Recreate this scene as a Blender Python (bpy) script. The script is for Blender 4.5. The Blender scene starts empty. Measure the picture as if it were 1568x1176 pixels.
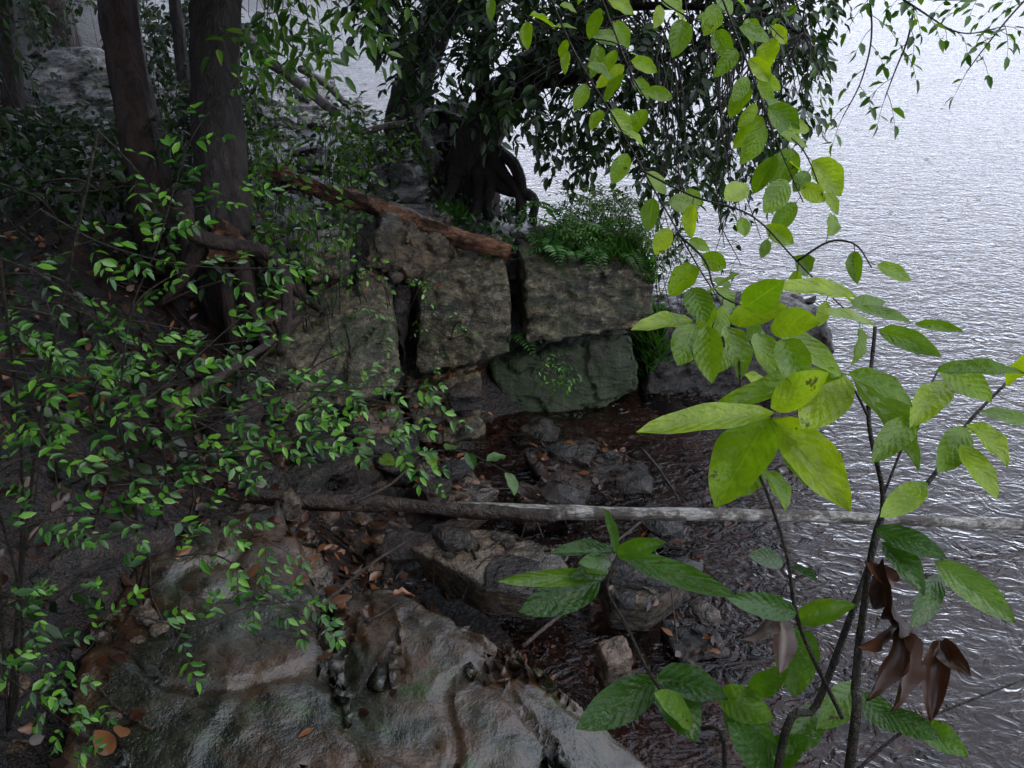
import bpy, bmesh, math, random
import numpy as np
from mathutils import Vector, noise
from mathutils.bvhtree import BVHTree
random.seed(7); np.random.seed(7)
R=random.random
def U(a,b): return a+(b-a)*random.random()
UP=Vector((0,0,1))
scene=bpy.context.scene
EYE=Vector((0,0,2.2))
# ---- site survey: bearings taken from the photo station, d = distance in metres
K=0.6/784
def P(u,v,d):
    x=(u-784)*K; y=(588-v)*K
    return Vector((x*d,(.883+.469*y)*d,2.2+(-.469+.883*y)*d))
def PZ(u,v,z):
    y=(588-v)*K
    return P(u,v,(z-2.2)/(-.469+.883*y))
def PY(u,v,Y):
    y=(588-v)*K
    return P(u,v,Y/(.883+.469*y))

# ================= materials =================
def newmat(n):
    m=bpy.data.materials.new(n); m.use_nodes=True
    nt=m.node_tree; nt.nodes.clear()
    return m,nt
def N(nt,t,**k):
    n=nt.nodes.new(t)
    for a,b in k.items(): setattr(n,a,b)
    return n
def ramp(nt,fac,stops):
    r=nt.nodes.new('ShaderNodeValToRGB'); e=r.color_ramp.elements
    while len(e)<len(stops): e.new(.5)
    for i,(p,c) in enumerate(stops):
        e[i].position=p; e[i].color=(c[0],c[1],c[2],1) if hasattr(c,'__len__') else (c,c,c,1)
    nt.links.new(fac,r.inputs['Fac']); return r.outputs['Color']
def mix(nt,f,a,b,mode='MIX'):
    m=nt.nodes.new('ShaderNodeMix'); m.data_type='RGBA'; m.blend_type=mode
    for i,val in ((0,f),(6,a),(7,b)):
        if isinstance(val,bpy.types.NodeSocket): nt.links.new(val,m.inputs[i])
        elif i==0: m.inputs[0].default_value=float(val)
        else: m.inputs[i].default_value=(*val,1) if hasattr(val,'__len__') else (val,val,val,1)
    return m.outputs[2]
def noiseT(nt,vec,scale,detail=5,rough=.6,dist=0):
    n=N(nt,'ShaderNodeTexNoise'); n.inputs['Scale'].default_value=scale; n.inputs['Detail'].default_value=detail
    n.inputs['Roughness'].default_value=rough; n.inputs['Distortion'].default_value=dist
    nt.links.new(vec,n.inputs['Vector']); return n.outputs['Fac']
def mapping(nt,vec,scale=(1,1,1),rot=(0,0,0)):
    n=N(nt,'ShaderNodeMapping'); n.inputs['Scale'].default_value=scale; n.inputs['Rotation'].default_value=rot
    nt.links.new(vec,n.inputs['Vector']); return n.outputs['Vector']
def bump(nt,h,strength,dist,prev=None):
    b=N(nt,'ShaderNodeBump'); b.inputs['Strength'].default_value=strength; b.inputs['Distance'].default_value=dist
    nt.links.new(h,b.inputs['Height'])
    if prev is not None: nt.links.new(prev,b.inputs['Normal'])
    return b.outputs['Normal']
def finish(nt,col,rough,nrm,spec=.5):
    p=N(nt,'ShaderNodeBsdfPrincipled'); o=N(nt,'ShaderNodeOutputMaterial')
    nt.links.new(col,p.inputs['Base Color'])
    if isinstance(rough,bpy.types.NodeSocket): nt.links.new(rough,p.inputs['Roughness'])
    else: p.inputs['Roughness'].default_value=rough
    p.inputs['Specular IOR Level'].default_value=spec
    if nrm is not None: nt.links.new(nrm,p.inputs['Normal'])
    nt.links.new(p.outputs[0],o.inputs['Surface']); return p

def rock_mat(name,base,light,stain,stain_amt=.5,lichen=.5,moss=0.0,wet=.4,fs=26,bs=1.0,dark=.9,zs=3.2,lc=(.3,.27,.17)):
    m,nt=newmat(name); g=N(nt,'ShaderNodeNewGeometry').outputs['Position']
    st=mapping(nt,g,(1,1,zs),(.25,.15,0))
    n1=noiseT(nt,st,5,6,.7,.3); n3=noiseT(nt,g,2.6,3,.6,.8); n4=noiseT(nt,g,fs,5,.78)
    c=mix(nt,ramp(nt,n1,[(.42,0),(.6,1)]),base,light)
    c=mix(nt,ramp(nt,n3,[(.62-.25*stain_amt,0),(.78-.2*stain_amt,.85)]),c,stain)
    c=mix(nt,ramp(nt,n4,[(.4,dark),(.5,0)]),c,tuple(x*.15 for x in base))
    c=mix(nt,ramp(nt,n4,[(.55,0),(.64,lichen)]),c,lc)
    if moss>0:
        nm=noiseT(nt,g,5,4,.7); c=mix(nt,ramp(nt,nm,[(.62-.4*moss,0),(.72-.3*moss,.9)]),c,(.02,.038,.005))
    nrm=bump(nt,n1,1,.08*bs); nrm=bump(nt,n4,1,.02*bs,nrm)
    rg=ramp(nt,n3,[(.3,max(.1,wet-.16)),(.7,wet+.18)])
    finish(nt,c,rg,nrm,.6); return m
M_led=rock_mat('ledge_stone',(.03,.029,.014),(.15,.125,.065),(.09,.058,.023),.35,.8,.22,.38)
M_led2=rock_mat('ledge_stone_brown',(.028,.023,.012),(.13,.092,.046),(.11,.063,.026),.5,.5,.15,.36)
M_moss=rock_mat('mossy_stone',(.014,.014,.008),(.04,.037,.02),(.035,.025,.014),.4,.1,.85,.5)
M_slab=rock_mat('wet_slab_stone',(.011,.013,.007),(.034,.034,.021),(.062,.028,.01),.8,.25,.12,.2,22,.22,.6,1.6,(.09,.09,.06))
M_dark=rock_mat('dark_wet_stone',(.009,.008,.007),(.034,.028,.02),(.042,.021,.011),.6,.12,0,.2)
M_pale=rock_mat('pale_boulder_stone',(.06,.06,.06),(.34,.34,.34),(.08,.08,.065),.4,.9,0,.5,14)
M_flat=rock_mat('flat_rock_stone',(.024,.019,.012),(.095,.068,.042),(.095,.05,.023),.6,.3,0,.22,24,.5)

def ground_mat():
    m,nt=newmat('leaf_litter_soil'); g=N(nt,'ShaderNodeNewGeometry').outputs['Position']
    vo=N(nt,'ShaderNodeTexVoronoi'); vo.inputs['Scale'].default_value=22
    nt.links.new(g,vo.inputs['Vector'])
    n1=noiseT(nt,g,2,3,.65); n2=noiseT(nt,g,30,4,.7)
    sep=N(nt,'ShaderNodeSeparateColor'); nt.links.new(vo.outputs['Color'],sep.inputs[0])
    c=ramp(nt,sep.outputs[0],[(0,(.003,.002,.0015)),(.5,(.008,.0045,.0025)),(.8,(.019,.008,.004)),(1,(.034,.015,.007))])
    c=mix(nt,ramp(nt,n1,[(.4,0),(.62,.8)]),c,(.006,.005,.003))
    sx=N(nt,'ShaderNodeSeparateXYZ'); nt.links.new(g,sx.inputs[0])
    mr=N(nt,'ShaderNodeMapRange'); nt.links.new(sx.outputs[2],mr.inputs[0]); mr.inputs[1].default_value=-.6; mr.inputs[2].default_value=.2
    bed=ramp(nt,mr.outputs[0],[(0,(.01,.013,.017)),(.3,(.022,.016,.013)),(.6,(.062,.029,.017)),(.75,(.028,.014,.008))])
    bf=ramp(nt,mr.outputs[0],[(.72,.85),(.78,0)])
    c=mix(nt,bf,c,bed)
    c=mix(nt,ramp(nt,n2,[(.35,.8),(.55,0)]),c,(.003,.002,.002))
    nrm=bump(nt,sep.outputs[1],.6,.012); nrm=bump(nt,n2,.9,.02,nrm)
    finish(nt,c,.36,nrm,.3); return m
M_ground=ground_mat()

def bark_mat(name,a,b,scale=(14,14,2.5),rough=.6,patch=None):
    m,nt=newmat(name); g=N(nt,'ShaderNodeNewGeometry').outputs['Position']
    v=mapping(nt,g,scale); n1=noiseT(nt,v,2,5,.7,.5)
    c=mix(nt,ramp(nt,n1,[(.38,0),(.62,1)]),a,b)
    if patch: n3=noiseT(nt,g,7,4,.7); c=mix(nt,ramp(nt,n3,[(.48,0),(.56,.9)]),c,patch)
    nrm=bump(nt,n1,1,.035)
    finish(nt,c,rough,nrm,.35); return m
M_bark=bark_mat('bark_dark',(.006,.0045,.0035),(.028,.018,.013))
M_bark2=bark_mat('bark_brown',(.009,.0055,.004),(.042,.023,.016))
M_rot=bark_mat('rotten_orange_wood',(.04,.015,.007),(.33,.15,.075),(3,30,30),.5,(.05,.024,.014))
M_birch=bark_mat('birch_bark',(.1,.09,.07),(.52,.5,.45),(9,34,34),.45,(.07,.055,.042))
M_stick=bark_mat('stick_bark',(.012,.008,.005),(.045,.028,.018),(9,9,9),.35)
M_pole=bark_mat('bare_pole_wood',(.05,.04,.032),(.2,.165,.14),(9,9,9),.5)
M_stem=bark_mat('green_brown_stem',(.009,.008,.005),(.035,.026,.013),(20,20,20),.45)

def leaf_mat(name,c1,c2,c3,trans=.35,rough=.36,tcol=None,fine=False,spots=False):
    m,nt=newmat(name)
    a=N(nt,'ShaderNodeAttribute',attribute_name='rnd')
    c=ramp(nt,a.outputs['Fac'],[(0,c1),(.55,c2),(1,c3)])
    p=N(nt,'ShaderNodeBsdfPrincipled'); p.inputs['Roughness'].default_value=rough; p.inputs['Specular IOR Level'].default_value=.5
    if fine:
        luv=N(nt,'ShaderNodeAttribute',attribute_name='luv'); g=N(nt,'ShaderNodeNewGeometry').outputs['Position']
        sep=N(nt,'ShaderNodeSeparateXYZ'); nt.links.new(luv.outputs['Vector'],sep.inputs[0])
        ab=N(nt,'ShaderNodeMath',operation='ABSOLUTE'); nt.links.new(sep.outputs[1],ab.inputs[0])
        mid=ramp(nt,ab.outputs[0],[(0,.5),(.05,.0)])
        ml=N(nt,'ShaderNodeMath',operation='MULTIPLY'); nt.links.new(ab.outputs[0],ml.inputs[0]); ml.inputs[1].default_value=-.3
        ad=N(nt,'ShaderNodeMath',operation='ADD'); nt.links.new(sep.outputs[0],ad.inputs[0]); nt.links.new(ml.outputs[0],ad.inputs[1])
        ms=N(nt,'ShaderNodeMath',operation='MULTIPLY'); nt.links.new(ad.outputs[0],ms.inputs[0]); ms.inputs[1].default_value=46
        sn=N(nt,'ShaderNodeMath',operation='SINE'); nt.links.new(ms.outputs[0],sn.inputs[0])
        vein=ramp(nt,sn.outputs[0],[(.9,0),(1,.14)])
        lite=tuple(min(1,x*1.4+.02) for x in c2)
        c=mix(nt,mid,c,lite); c=mix(nt,vein,c,lite)
        nn=noiseT(nt,g,26,4,.65); c=mix(nt,ramp(nt,nn,[(.4,.35),(.6,0)]),c,tuple(x*.5 for x in c1))
        if spots: c=mix(nt,ramp(nt,nn,[(.66,0),(.69,.85)]),c,(.05,.03,.012))
        b1=bump(nt,sn.outputs[0],.15,.002); nt.links.new(bump(nt,nn,.6,.01,b1),p.inputs['Normal'])
    nt.links.new(c,p.inputs['Base Color'])
    t=N(nt,'ShaderNodeBsdfTranslucent'); tc=mix(nt,1.0,c,tcol or (1.6,1.6,.5),'MULTIPLY'); nt.links.new(tc,t.inputs['Color'])
    ms2=N(nt,'ShaderNodeMixShader'); ms2.inputs[0].default_value=trans
    nt.links.new(p.outputs[0],ms2.inputs[1]); nt.links.new(t.outputs[0],ms2.inputs[2])
    o=N(nt,'ShaderNodeOutputMaterial'); nt.links.new(ms2.outputs[0],o.inputs['Surface']); return m
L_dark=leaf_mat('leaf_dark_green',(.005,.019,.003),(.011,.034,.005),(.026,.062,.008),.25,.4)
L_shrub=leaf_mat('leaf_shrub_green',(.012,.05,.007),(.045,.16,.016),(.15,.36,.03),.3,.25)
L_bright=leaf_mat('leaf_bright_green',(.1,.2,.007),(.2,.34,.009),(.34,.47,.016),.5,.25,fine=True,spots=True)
L_mid=leaf_mat('leaf_mid_green',(.018,.065,.006),(.045,.12,.011),(.1,.2,.018),.4,.32)
L_midf=leaf_mat('leaf_mid_green_large',(.025,.08,.007),(.06,.15,.01),(.125,.24,.016),.4,.24,fine=True,spots=True)
L_brown=leaf_mat('leaf_dead_brown',(.016,.007,.004),(.055,.021,.009),(.22,.09,.034),.12,.3,(1.2,1,.7))
L_fern=leaf_mat('leaf_fern',(.02,.085,.012),(.045,.155,.018),(.085,.24,.028),.35,.4)
def simple(name,col):
    m,nt=newmat(name); d=N(nt,'ShaderNodeBsdfDiffuse'); a=N(nt,'ShaderNodeAttribute',attribute_name='rnd')
    nt.links.new(ramp(nt,a.outputs['Fac'],[(0,tuple(x*.5 for x in col)),(1,tuple(x*1.5 for x in col))]),d.inputs[0])
    o=N(nt,'ShaderNodeOutputMaterial'); nt.links.new(d.outputs[0],o.inputs[0]); return m
L_can=simple('leaf_canopy',(.02,.045,.01))

# ================= mesh helpers =================
def link(o,parent=None):
    scene.collection.objects.link(o)
    if parent: o.parent=parent
    return o
def empty(n):
    o=bpy.data.objects.new(n,None); return link(o)
def mesh(name,V,F,mat,parent=None,smooth=True):
    me=bpy.data.meshes.new(name); me.from_pydata([tuple(v) for v in V],[],F); me.update()
    me.materials.append(mat)
    if smooth: me.polygons.foreach_set('use_smooth',[True]*len(me.polygons))
    return link(bpy.data.objects.new(name,me),parent)

class Leaves:
    def __init__(s,kind='small'):
        s.d=[]
        if kind=='small': st=[0,.3,.65,1]; wf=[0,.46,.4,0]; ac=[-1,0,1]
        elif kind=='flat': st=[0,.5,1]; wf=[.05,.5,.05]; ac=[-1,1]
        else:
            st=[i/10 for i in range(11)]; wf=[.5*math.sin(math.pi*a**.9)**.7 if 0<a<1 else .0 for a in st]; ac=[-1,-.5,0,.5,1]
        s.T=[];s.uv=[]
        for i,a in enumerate(st):
            for b in ac:
                w=wf[i]
                fold=.10*abs(b)*w*2
                ed=0
                if kind=='big' and abs(b)==1: ed=.025*math.sin(i*1.5+b)
                s.T.append((a,b*w,fold-.16*a*a+ed)); s.uv.append((a,b,0))
        n=len(ac); s.F=[]
        for i in range(len(st)-1):
            for j in range(n-1):
                s.F.append((i*n+j,i*n+j+1,(i+1)*n+j+1,(i+1)*n+j))
    def add(s,base,d,up,ln,wd,rnd=None,curl=1.0):
        s.d.append((*base,*d,*up,ln,wd,R() if rnd is None else rnd,curl))
    def build(s,name,mat,parent=None):
        if not s.d: return None
        A=np.array(s.d); B=A[:,0:3]; D=A[:,3:6]; D=D/np.maximum(np.linalg.norm(D,axis=1,keepdims=True),1e-6)
        Un=A[:,6:9]; S=np.cross(D,Un); S/=np.maximum(np.linalg.norm(S,axis=1,keepdims=True),1e-6); Nn=np.cross(S,D)
        T=np.array(s.T); n=len(A); k=len(T)
        V=B[:,None,:]+D[:,None,:]*(T[None,:,0:1]*A[:,9][:,None,None])+S[:,None,:]*(T[None,:,1:2]*A[:,10][:,None,None])+Nn[:,None,:]*(T[None,:,2:3]*(A[:,9]*A[:,12])[:,None,None])
        V=V.reshape(-1,3); F=np.array(s.F); F=(F[None]+ (np.arange(n)*k)[:,None,None]).reshape(-1,4)
        me=bpy.data.meshes.new(name); me.vertices.add(len(V)); me.vertices.foreach_set('co',V.ravel())
        me.loops.add(F.size); me.loops.foreach_set('vertex_index',F.ravel().astype(np.int32))
        me.polygons.add(len(F)); me.polygons.foreach_set('loop_start',np.arange(0,F.size,4,dtype=np.int32))
        me.polygons.foreach_set('use_smooth',np.ones(len(F),bool))
        me.update(calc_edges=True)
        at=me.attributes.new('rnd','FLOAT','POINT'); at.data.foreach_set('value',np.repeat(A[:,11],k))
        a2=me.attributes.new('luv','FLOAT_VECTOR','POINT'); a2.data.foreach_set('vector',np.tile(np.array(s.uv),(n,1)).ravel())
        me.materials.append(mat); return link(bpy.data.objects.new(name,me),parent)

def catmull(p,n=6):
    p=[Vector(q) for q in p]
    if len(p)<3: 
        return [p[0].lerp(p[-1],i/n) for i in range(n+1)]
    q=[p[0]*2-p[1]]+p+[p[-1]*2-p[-2]]; out=[]
    for i in range(1,len(q)-2):
        for j in range(n):
            t=j/n; a,b,c,d=q[i-1],q[i],q[i+1],q[i+2]
            out.append(.5*((2*b)+(c-a)*t+(2*a-5*b+4*c-d)*t*t+(3*b-a-3*c+d)*t**3))
    out.append(p[-1]); return out
class Tubes:
    def __init__(s): s.V=[];s.F=[]
    def add(s,pts,r0,r1,sides=6,nz=0,nf=6,n=6,smooth=True):
        pts=catmull(pts,n) if smooth else [Vector(q) for q in pts]
        m=len(pts); base=len(s.V); prev=None
        for i,p in enumerate(pts):
            t=(pts[min(i+1,m-1)]-pts[max(i-1,0)])
            t=t.normalized() if t.length>1e-6 else UP
            if prev is None: a=t.orthogonal().normalized()
            else: a=(prev-t*prev.dot(t)); a=a.normalized() if a.length>1e-5 else t.orthogonal().normalized()
            prev=a; b=t.cross(a); f=i/(m-1); r=r0+(r1-r0)*f
            for j in range(sides):
                an=2*math.pi*j/sides; dr=1
                if nz:
                    dr=1+nz*noise.noise(Vector((math.cos(an)*nf*.5,math.sin(an)*nf*.5,i*.12+base*.01)))+nz*.5*noise.noise(p*nf*2.5+Vector((math.cos(an)*3,math.sin(an)*3,0)))
                s.V.append(p+(a*math.cos(an)+b*math.sin(an))*r*dr)
            if i:
                for j in range(sides):
                    k=(j+1)%sides; s.F.append((base+(i-1)*sides+j,base+(i-1)*sides+k,base+i*sides+k,base+i*sides+j))
        s.F.append(tuple(base+j for j in range(sides))[::-1]); s.F.append(tuple(base+(m-1)*sides+j for j in range(sides)))
        return pts
    def build(s,name,mat,parent=None): return mesh(name,s.V,s.F,mat,parent)
def rv(s=1): return Vector((U(-1,1),U(-1,1),U(-1,1)))*s
FACE=Vector((0,-.45,1))

def twig(st,tb,p0,d,length,ll,lw,step,droop=.3,r=.0012,pair=True,upv=None,lr=.45):
    d=d.normalized(); pts=[Vector(p0)]; n=max(3,int(length/step)); p=Vector(p0); uv_=upv or UP
    for i in range(n):
        d=(d+Vector((0,0,-droop*step/length))+rv(.09)).normalized(); p=p+d*step; pts.append(p.copy())
    if tb is not None: tb.add(pts,r,r*.5,3,smooth=False)
    for i in range(1,n+1):
        t=(pts[i]-pts[i-1]).normalized(); sd=t.cross(uv_); sd=sd.normalized() if sd.length>.1 else Vector((1,0,0))
        sz=U(.5,1.2)*(1-.35*i/n)
        for sgn in ((-1,1) if pair else ((-1,1)[i%2],)):
            if R()<.08: continue
            dd=t*U(.3,.9)+sd*sgn*U(.6,1)+Vector((0,0,U(-.35,.25)))
            st.add(pts[i],dd,uv_+rv(lr),ll*sz,lw*sz*U(.8,1.15),None,U(.2,1.6))
    st.add(pts[-1],d,uv_+rv(lr),ll*.8,lw*.8)
    return pts
def spray(st,tb,ctrl,ll,lw,gap=.035,tl=.12,r=.003,step=.018,droop=.3,lr=.45,pair=True,upv=None):
    pts=tb.add(ctrl,r,r*.4,5,n=6); acc=0; side=1; uv_=upv or UP
    L=sum((pts[i+1]-pts[i]).length for i in range(len(pts)-1)); run=0
    for i in range(len(pts)-1):
        a,b=pts[i],pts[i+1]; l=(b-a).length; t=(b-a).normalized(); acc+=l; run+=l
        while acc>gap:
            acc-=gap*U(.5,1.5); side=-side
            sd=t.cross(uv_); sd=sd.normalized() if sd.length>.1 else Vector((1,0,0))
            f=run/L
            twig(st,tb,a.lerp(b,R()),t*U(.5,.9)+sd*side*U(.5,1)+Vector((0,0,U(-.15,.3))),tl*U(.4,1.4)*(1-.5*f),ll,lw,step,droop,r*.35,pair,upv,lr)
    twig(st,tb,pts[-1],pts[-1]-pts[-2],tl*.6,ll,lw,step,droop,r*.3,pair,upv,lr)

# ================= terrain =================
ctl=[(-1.11,1.24,.55),(-.88,1.32,.45),(-.45,1.38,.34),(.03,1.47,.18),(.36,1.61,-.03),(-1.18,1.48,.72),(-1.01,1.52,.55),(-.9,1.87,.47),(-.61,2.02,.3),(-.44,1.92,.24),(-.17,1.89,.14),(.15,1.81,-.02),
(-1.0,1.92,.6),(-.8,2.25,.42),(-1.09,2.31,.62),(-.88,2.74,.26),(-1.31,1.89,.95),(-1.58,2.5,1.0),(-1.24,2.56,.62),(-1.4,3.3,.7),(-.93,3.1,.2),(-.6,3.2,.04),(-.9,3.85,.3),(-.5,3.95,.25),(-1.15,4.14,.68),(-.74,5.21,.62),(-.21,6.02,.4),(.36,6.12,.15),(-.3,4.6,.48),
(-.5,2.9,.04),(-.09,2.65,-.06),(-.2,2.3,.06),(-.45,2.35,.2),(.4,3.2,-.12),(.3,3.7,-.12),(-.1,3.6,-.1),(-.25,3.1,-.07),(-.35,3.4,-.08),(.1,4.5,.4),(-.1,4.4,.4),(.6,4.55,.34),(.75,5.0,.15),(1.0,4.3,-.2),(.8,3.8,-.16),(1.0,2.6,-.18),(.6,2.2,-.13),(.3,2.2,-.08),(.9,1.6,-.12),(1.6,1.6,-.25),(1.6,3.2,-.4),(1.7,5,-.5),(.7,6.3,-.15),(1.3,7,-.4),(.5,7.8,-.3),(-.5,7.2,.2),
(-1.2,8.8,.2),(-2.5,11.4,.2),(-3.4,9,.5),(-.4,9.6,-.25),(-1.4,12.5,-.3),(-4.6,15,.3),(-3.2,15.5,-.3),(-7,20,.4),(-5,20.5,-.35),(-10,28,.8),(-7,30,-.6),(-4,5,1.5),(-3.6,7.0,.55),(-2.6,3.5,1.5),(-2.4,5.2,1.0),(-5,10,1.8),(-6.5,6,3.4),(-8,13,3),(-12,10,6),(-12,0,6),(-12,20,6),(-18,32,7),(-5,0,3.2),(-3,1.5,2),(-2.1,1.2,1.3),(-2,0,1.3),(-1,0,.8),(0,0,.5),(.6,.6,.25),(1.1,.2,.15),(0,-3,.8),(-5,-6,3.5),(2.5,-3,.4),(3,-8,2),(5,0,-.6),(3,3,-.6),(5,8,-1),(3,12,-1),(20,20,-2.5),(10,0,-1.5),(20,-10,-1),(60,0,-3),(60,90,-3),(0,90,-3),(-30,90,8),(-30,40,9),(-30,-20,10),(0,-20,6),(60,-20,-2),(0,40,-2)]
C=np.array(ctl); 
ph=np.linalg.norm(C[:,None,:2]-C[None,:,:2],axis=2)
coef=np.linalg.solve(np.block([[ph,np.ones((len(C),1))],[np.ones((1,len(C))),np.zeros((1,1))]]),np.append(C[:,2],0))
def H(xy):
    xy=np.atleast_2d(xy); return np.linalg.norm(xy[:,None,:]-C[None,:,:2],axis=2)@coef[:-1]+coef[-1]
xs=np.concatenate([np.linspace(-60,-14,14),np.arange(-12,-3.3,.4),np.arange(-3.1,1.9,.045),np.arange(2,6,.3),np.linspace(7,60,14)])
ys=np.concatenate([np.linspace(-30,-2,14),np.arange(-1.5,.8,.2),np.arange(.9,6.8,.045),np.arange(6.9,14,.2),np.arange(14.5,30,.8),np.linspace(32,100,12)])
gx,gy=np.meshgrid(xs,ys); q=np.stack([gx.ravel(),gy.ravel()],1)
hz=np.concatenate([H(q[i:i+5000]) for i in range(0,len(q),5000)])
V=[]
for (x,y),z in zip(q,hz):
    if -5<x<3 and .8<y<16:
        p=Vector((x,y,0)); f_=1 if z>.12 else .4; z+=f_*(.06*noise.noise(p*2.2)+.035*noise.noise(p*7))
    elif x<-3: z+=.25*noise.noise(Vector((x,y,0))*.6)
    V.append((x,y,z))
nx=len(xs); F=[(j*nx+i,j*nx+i+1,(j+1)*nx+i+1,(j+1)*nx+i) for j in range(len(ys)-1) for i in range(nx-1)]
ground=mesh('ground',V,F,M_ground)
BV=[Vector(v) for v in V]; BF=[tuple(f) for f in F]

# ================= rocks =================
def rock(name,pts,ext,mat,vox=.018,amp=.02,parent=None,freq=4,strata=0,sm=2,crk=10,sa=1.1):
    bm=bmesh.new()
    for p in pts:
        bm.verts.new(p); bm.verts.new(p+ext)
    r=bmesh.ops.convex_hull(bm,input=bm.verts)
    bmesh.ops.delete(bm,geom=[g for g in r['geom_interior'] if isinstance(g,bmesh.types.BMVert)],context='VERTS')
    bmesh.ops.recalc_face_normals(bm,faces=bm.faces)
    me=bpy.data.meshes.new('tmp'); bm.to_mesh(me); bm.free()
    o=bpy.data.objects.new('tmp',me); scene.collection.objects.link(o)
    a=o.modifiers.new('r','REMESH'); a.mode='VOXEL'; a.voxel_size=vox
    b=o.modifiers.new('s','SMOOTH'); b.iterations=sm; b.factor=.5
    dg=bpy.context.evaluated_depsgraph_get(); me2=bpy.data.meshes.new_from_object(o.evaluated_get(dg))
    bpy.data.objects.remove(o); me2.name=name
    off=Vector((len(BV)*.01%50,3,1))
    for v in me2.vertices:
        p=v.co; n=v.normal
        h=noise.noise(p*freq+off)+.6*noise.noise(p*freq*3)+.3*noise.noise(p*freq*8)
        cr=abs(noise.noise(p*freq*1.3+off*2)); h-=max(0,.10-cr)*crk
        if strata:
            s_=(p.z+p.x*.35+p.y*.12+.09*noise.noise(p*2.4))*strata/6.28; s_-=math.floor(s_); h+=sa*((s_ if s_<.85 else (1-s_)*5.6)-.5)
        v.co=p+n*(h*amp)
    me2.materials.clear(); me2.materials.append(mat)
    me2.polygons.foreach_set('use_smooth',[True]*len(me2.polygons)); me2.update()
    o=link(bpy.data.objects.new(name,me2),parent)
    k=len(BV); BV.extend([v.co.copy() for v in me2.vertices]); BF.extend([tuple(k+i for i in p.vertices) for p in me2.polygons])
    return o
led=empty('rock_ledge')
B=lambda n,pts,ext,m,**k: rock(n,pts,Vector(ext),m,parent=led,**k)
B('block_sloping',[PY(395,560,3.3),PY(450,513,3.42),PY(575,480,3.58),PY(606,498,3.54),PY(620,582,3.42),PY(600,605,3.36),PY(400,650,3.15)],(-.1,.45,.0),M_led,amp=.02,sm=1,vox=.016)
B('block_center',[PY(642,454,3.9),PY(780,430,3.92),PY(784,543,3.82),PY(654,576,3.78),PY(634,566,3.8)],(-.05,.5,.08),M_led,amp=.018,vox=.015,sm=1)
B('block_right',[PY(804,415,4.08),PY(900,402,4.15),PY(1005,418,4.1),PY(1002,480,4.02),PY(970,505,3.98),PY(804,531,3.95)],(-.05,.5,.06),M_led,amp=.018,strata=50,vox=.015,sm=1)
B('block_mossy',[PY(752,564,3.98),PY(792,549,3.98),PY(970,518,4.0),PY(976,600,3.95),PY(900,640,3.85),PY(850,665,3.78),PY(790,665,3.78)],(-.05,.5,-.05),M_moss,amp=.03)
B('block_lower',[PY(620,610,3.62),PY(736,576,3.72),PY(742,680,3.6),PY(700,696,3.5),PY(640,675,3.52)],(-.05,.4,0),M_led,amp=.02,sm=1)
B('block_upper_a',[PY(475,450,3.76),PY(538,442,3.82),PY(540,486,3.72),PY(482,506,3.62)],(-.1,.4,.0),M_led,amp=.02)
B('block_upper_a2',[PY(548,440,3.84),PY(604,452,3.86),PY(598,488,3.77),PY(552,480,3.74)],(-.08,.4,.0),M_led2,amp=.02)
B('block_upper_b',[PY(452,388,3.9),PY(535,378,4.0),PY(540,425,3.93),PY(478,438,3.85)],(-.1,.35,.0),M_led,amp=.02)
B('block_upper_c',[PY(590,345,4.25),PY(690,365,4.25),PY(722,428,4.15),PY(640,444,4.1),PY(550,410,4.1)],(-.05,.4,.0),M_led2,amp=.03)
B('block_wedge',[PY(602,460,3.92),PY(630,458,3.94),PY(620,560,3.84),PY(604,500,3.84)],(-.03,.3,0),M_dark,amp=.015)
B('block_back',[PY(720,410,4.3),PY(800,395,4.4),PY(800,470,4.3),PY(720,470,4.3)],(0,.4,0),M_dark,amp=.03)
B('block_foot',[PY(780,660,3.7),PY(870,665,3.7),PY(880,720,3.5),PY(800,715,3.45)],(0,.3,-.1),M_dark,amp=.02)
B('block_left_low',[PY(410,668,3.05),PY(520,645,3.2),PY(530,735,2.98),PY(430,738,2.82)],(-.1,.4,-.15),M_led2,amp=.03)
B('block_left_low2',[PY(540,640,3.26),PY(606,626,3.36),PY(632,680,3.36),PY(630,730,3.2),PY(550,742,3.02)],(-.1,.4,-.15),M_flat,amp=.03)
B('block_far_left',[PY(280,640,2.8),PY(385,572,3.1),PY(400,645,2.98),PY(380,700,2.75),PY(300,705,2.65)],(-.1,.4,-.1),M_led2,amp=.03)
B('block_far_upper',[PY(400,470,3.6),PY(465,440,3.75),PY(475,505,3.55),PY(440,515,3.45),PY(395,545,3.35)],(-.1,.35,-.0),M_flat,amp=.03)
B('block_shore_far',[PY(1012,484,4.25),PY(1100,492,4.2),PY(1265,478,4.3),PY(1282,560,4.1),PY(1270,625,4.0),PY(1100,640,3.95),PY(985,612,4.0)],(0,.45,-.05),M_dark,amp=.03,freq=5,vox=.022)
rock('wet_rock_slab',[PZ(505,905,.40),PZ(600,900,.41),PZ(700,950,.36),PZ(790,1000,.31),PZ(850,1045,.27),PZ(905,1105,.2),PZ(1000,1185,.12),PZ(590,1180,.38),PZ(560,1040,.39),Vector((.35,.9,.25)),Vector((-.3,.9,.4))],Vector((.02,.02,-.35)),M_slab,amp=.021,freq=2.6,strata=80,vox=.0125,sm=2,crk=11,sa=.7)
rock('wet_rock_slab',[PZ(430,775,.57),PZ(300,800,.62),PZ(210,870,.64),PZ(130,1000,.64),PZ(110,1180,.58),PZ(560,1180,.49),PZ(495,1010,.49),PZ(490,930,.48),PZ(460,840,.54),Vector((-.4,.9,.52)),Vector((-.9,.9,.6))],Vector((0,.02,-.35)),M_slab,amp=.021,freq=2.6,strata=65,vox=.0125,sm=2,crk=11,sa=.7)
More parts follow.
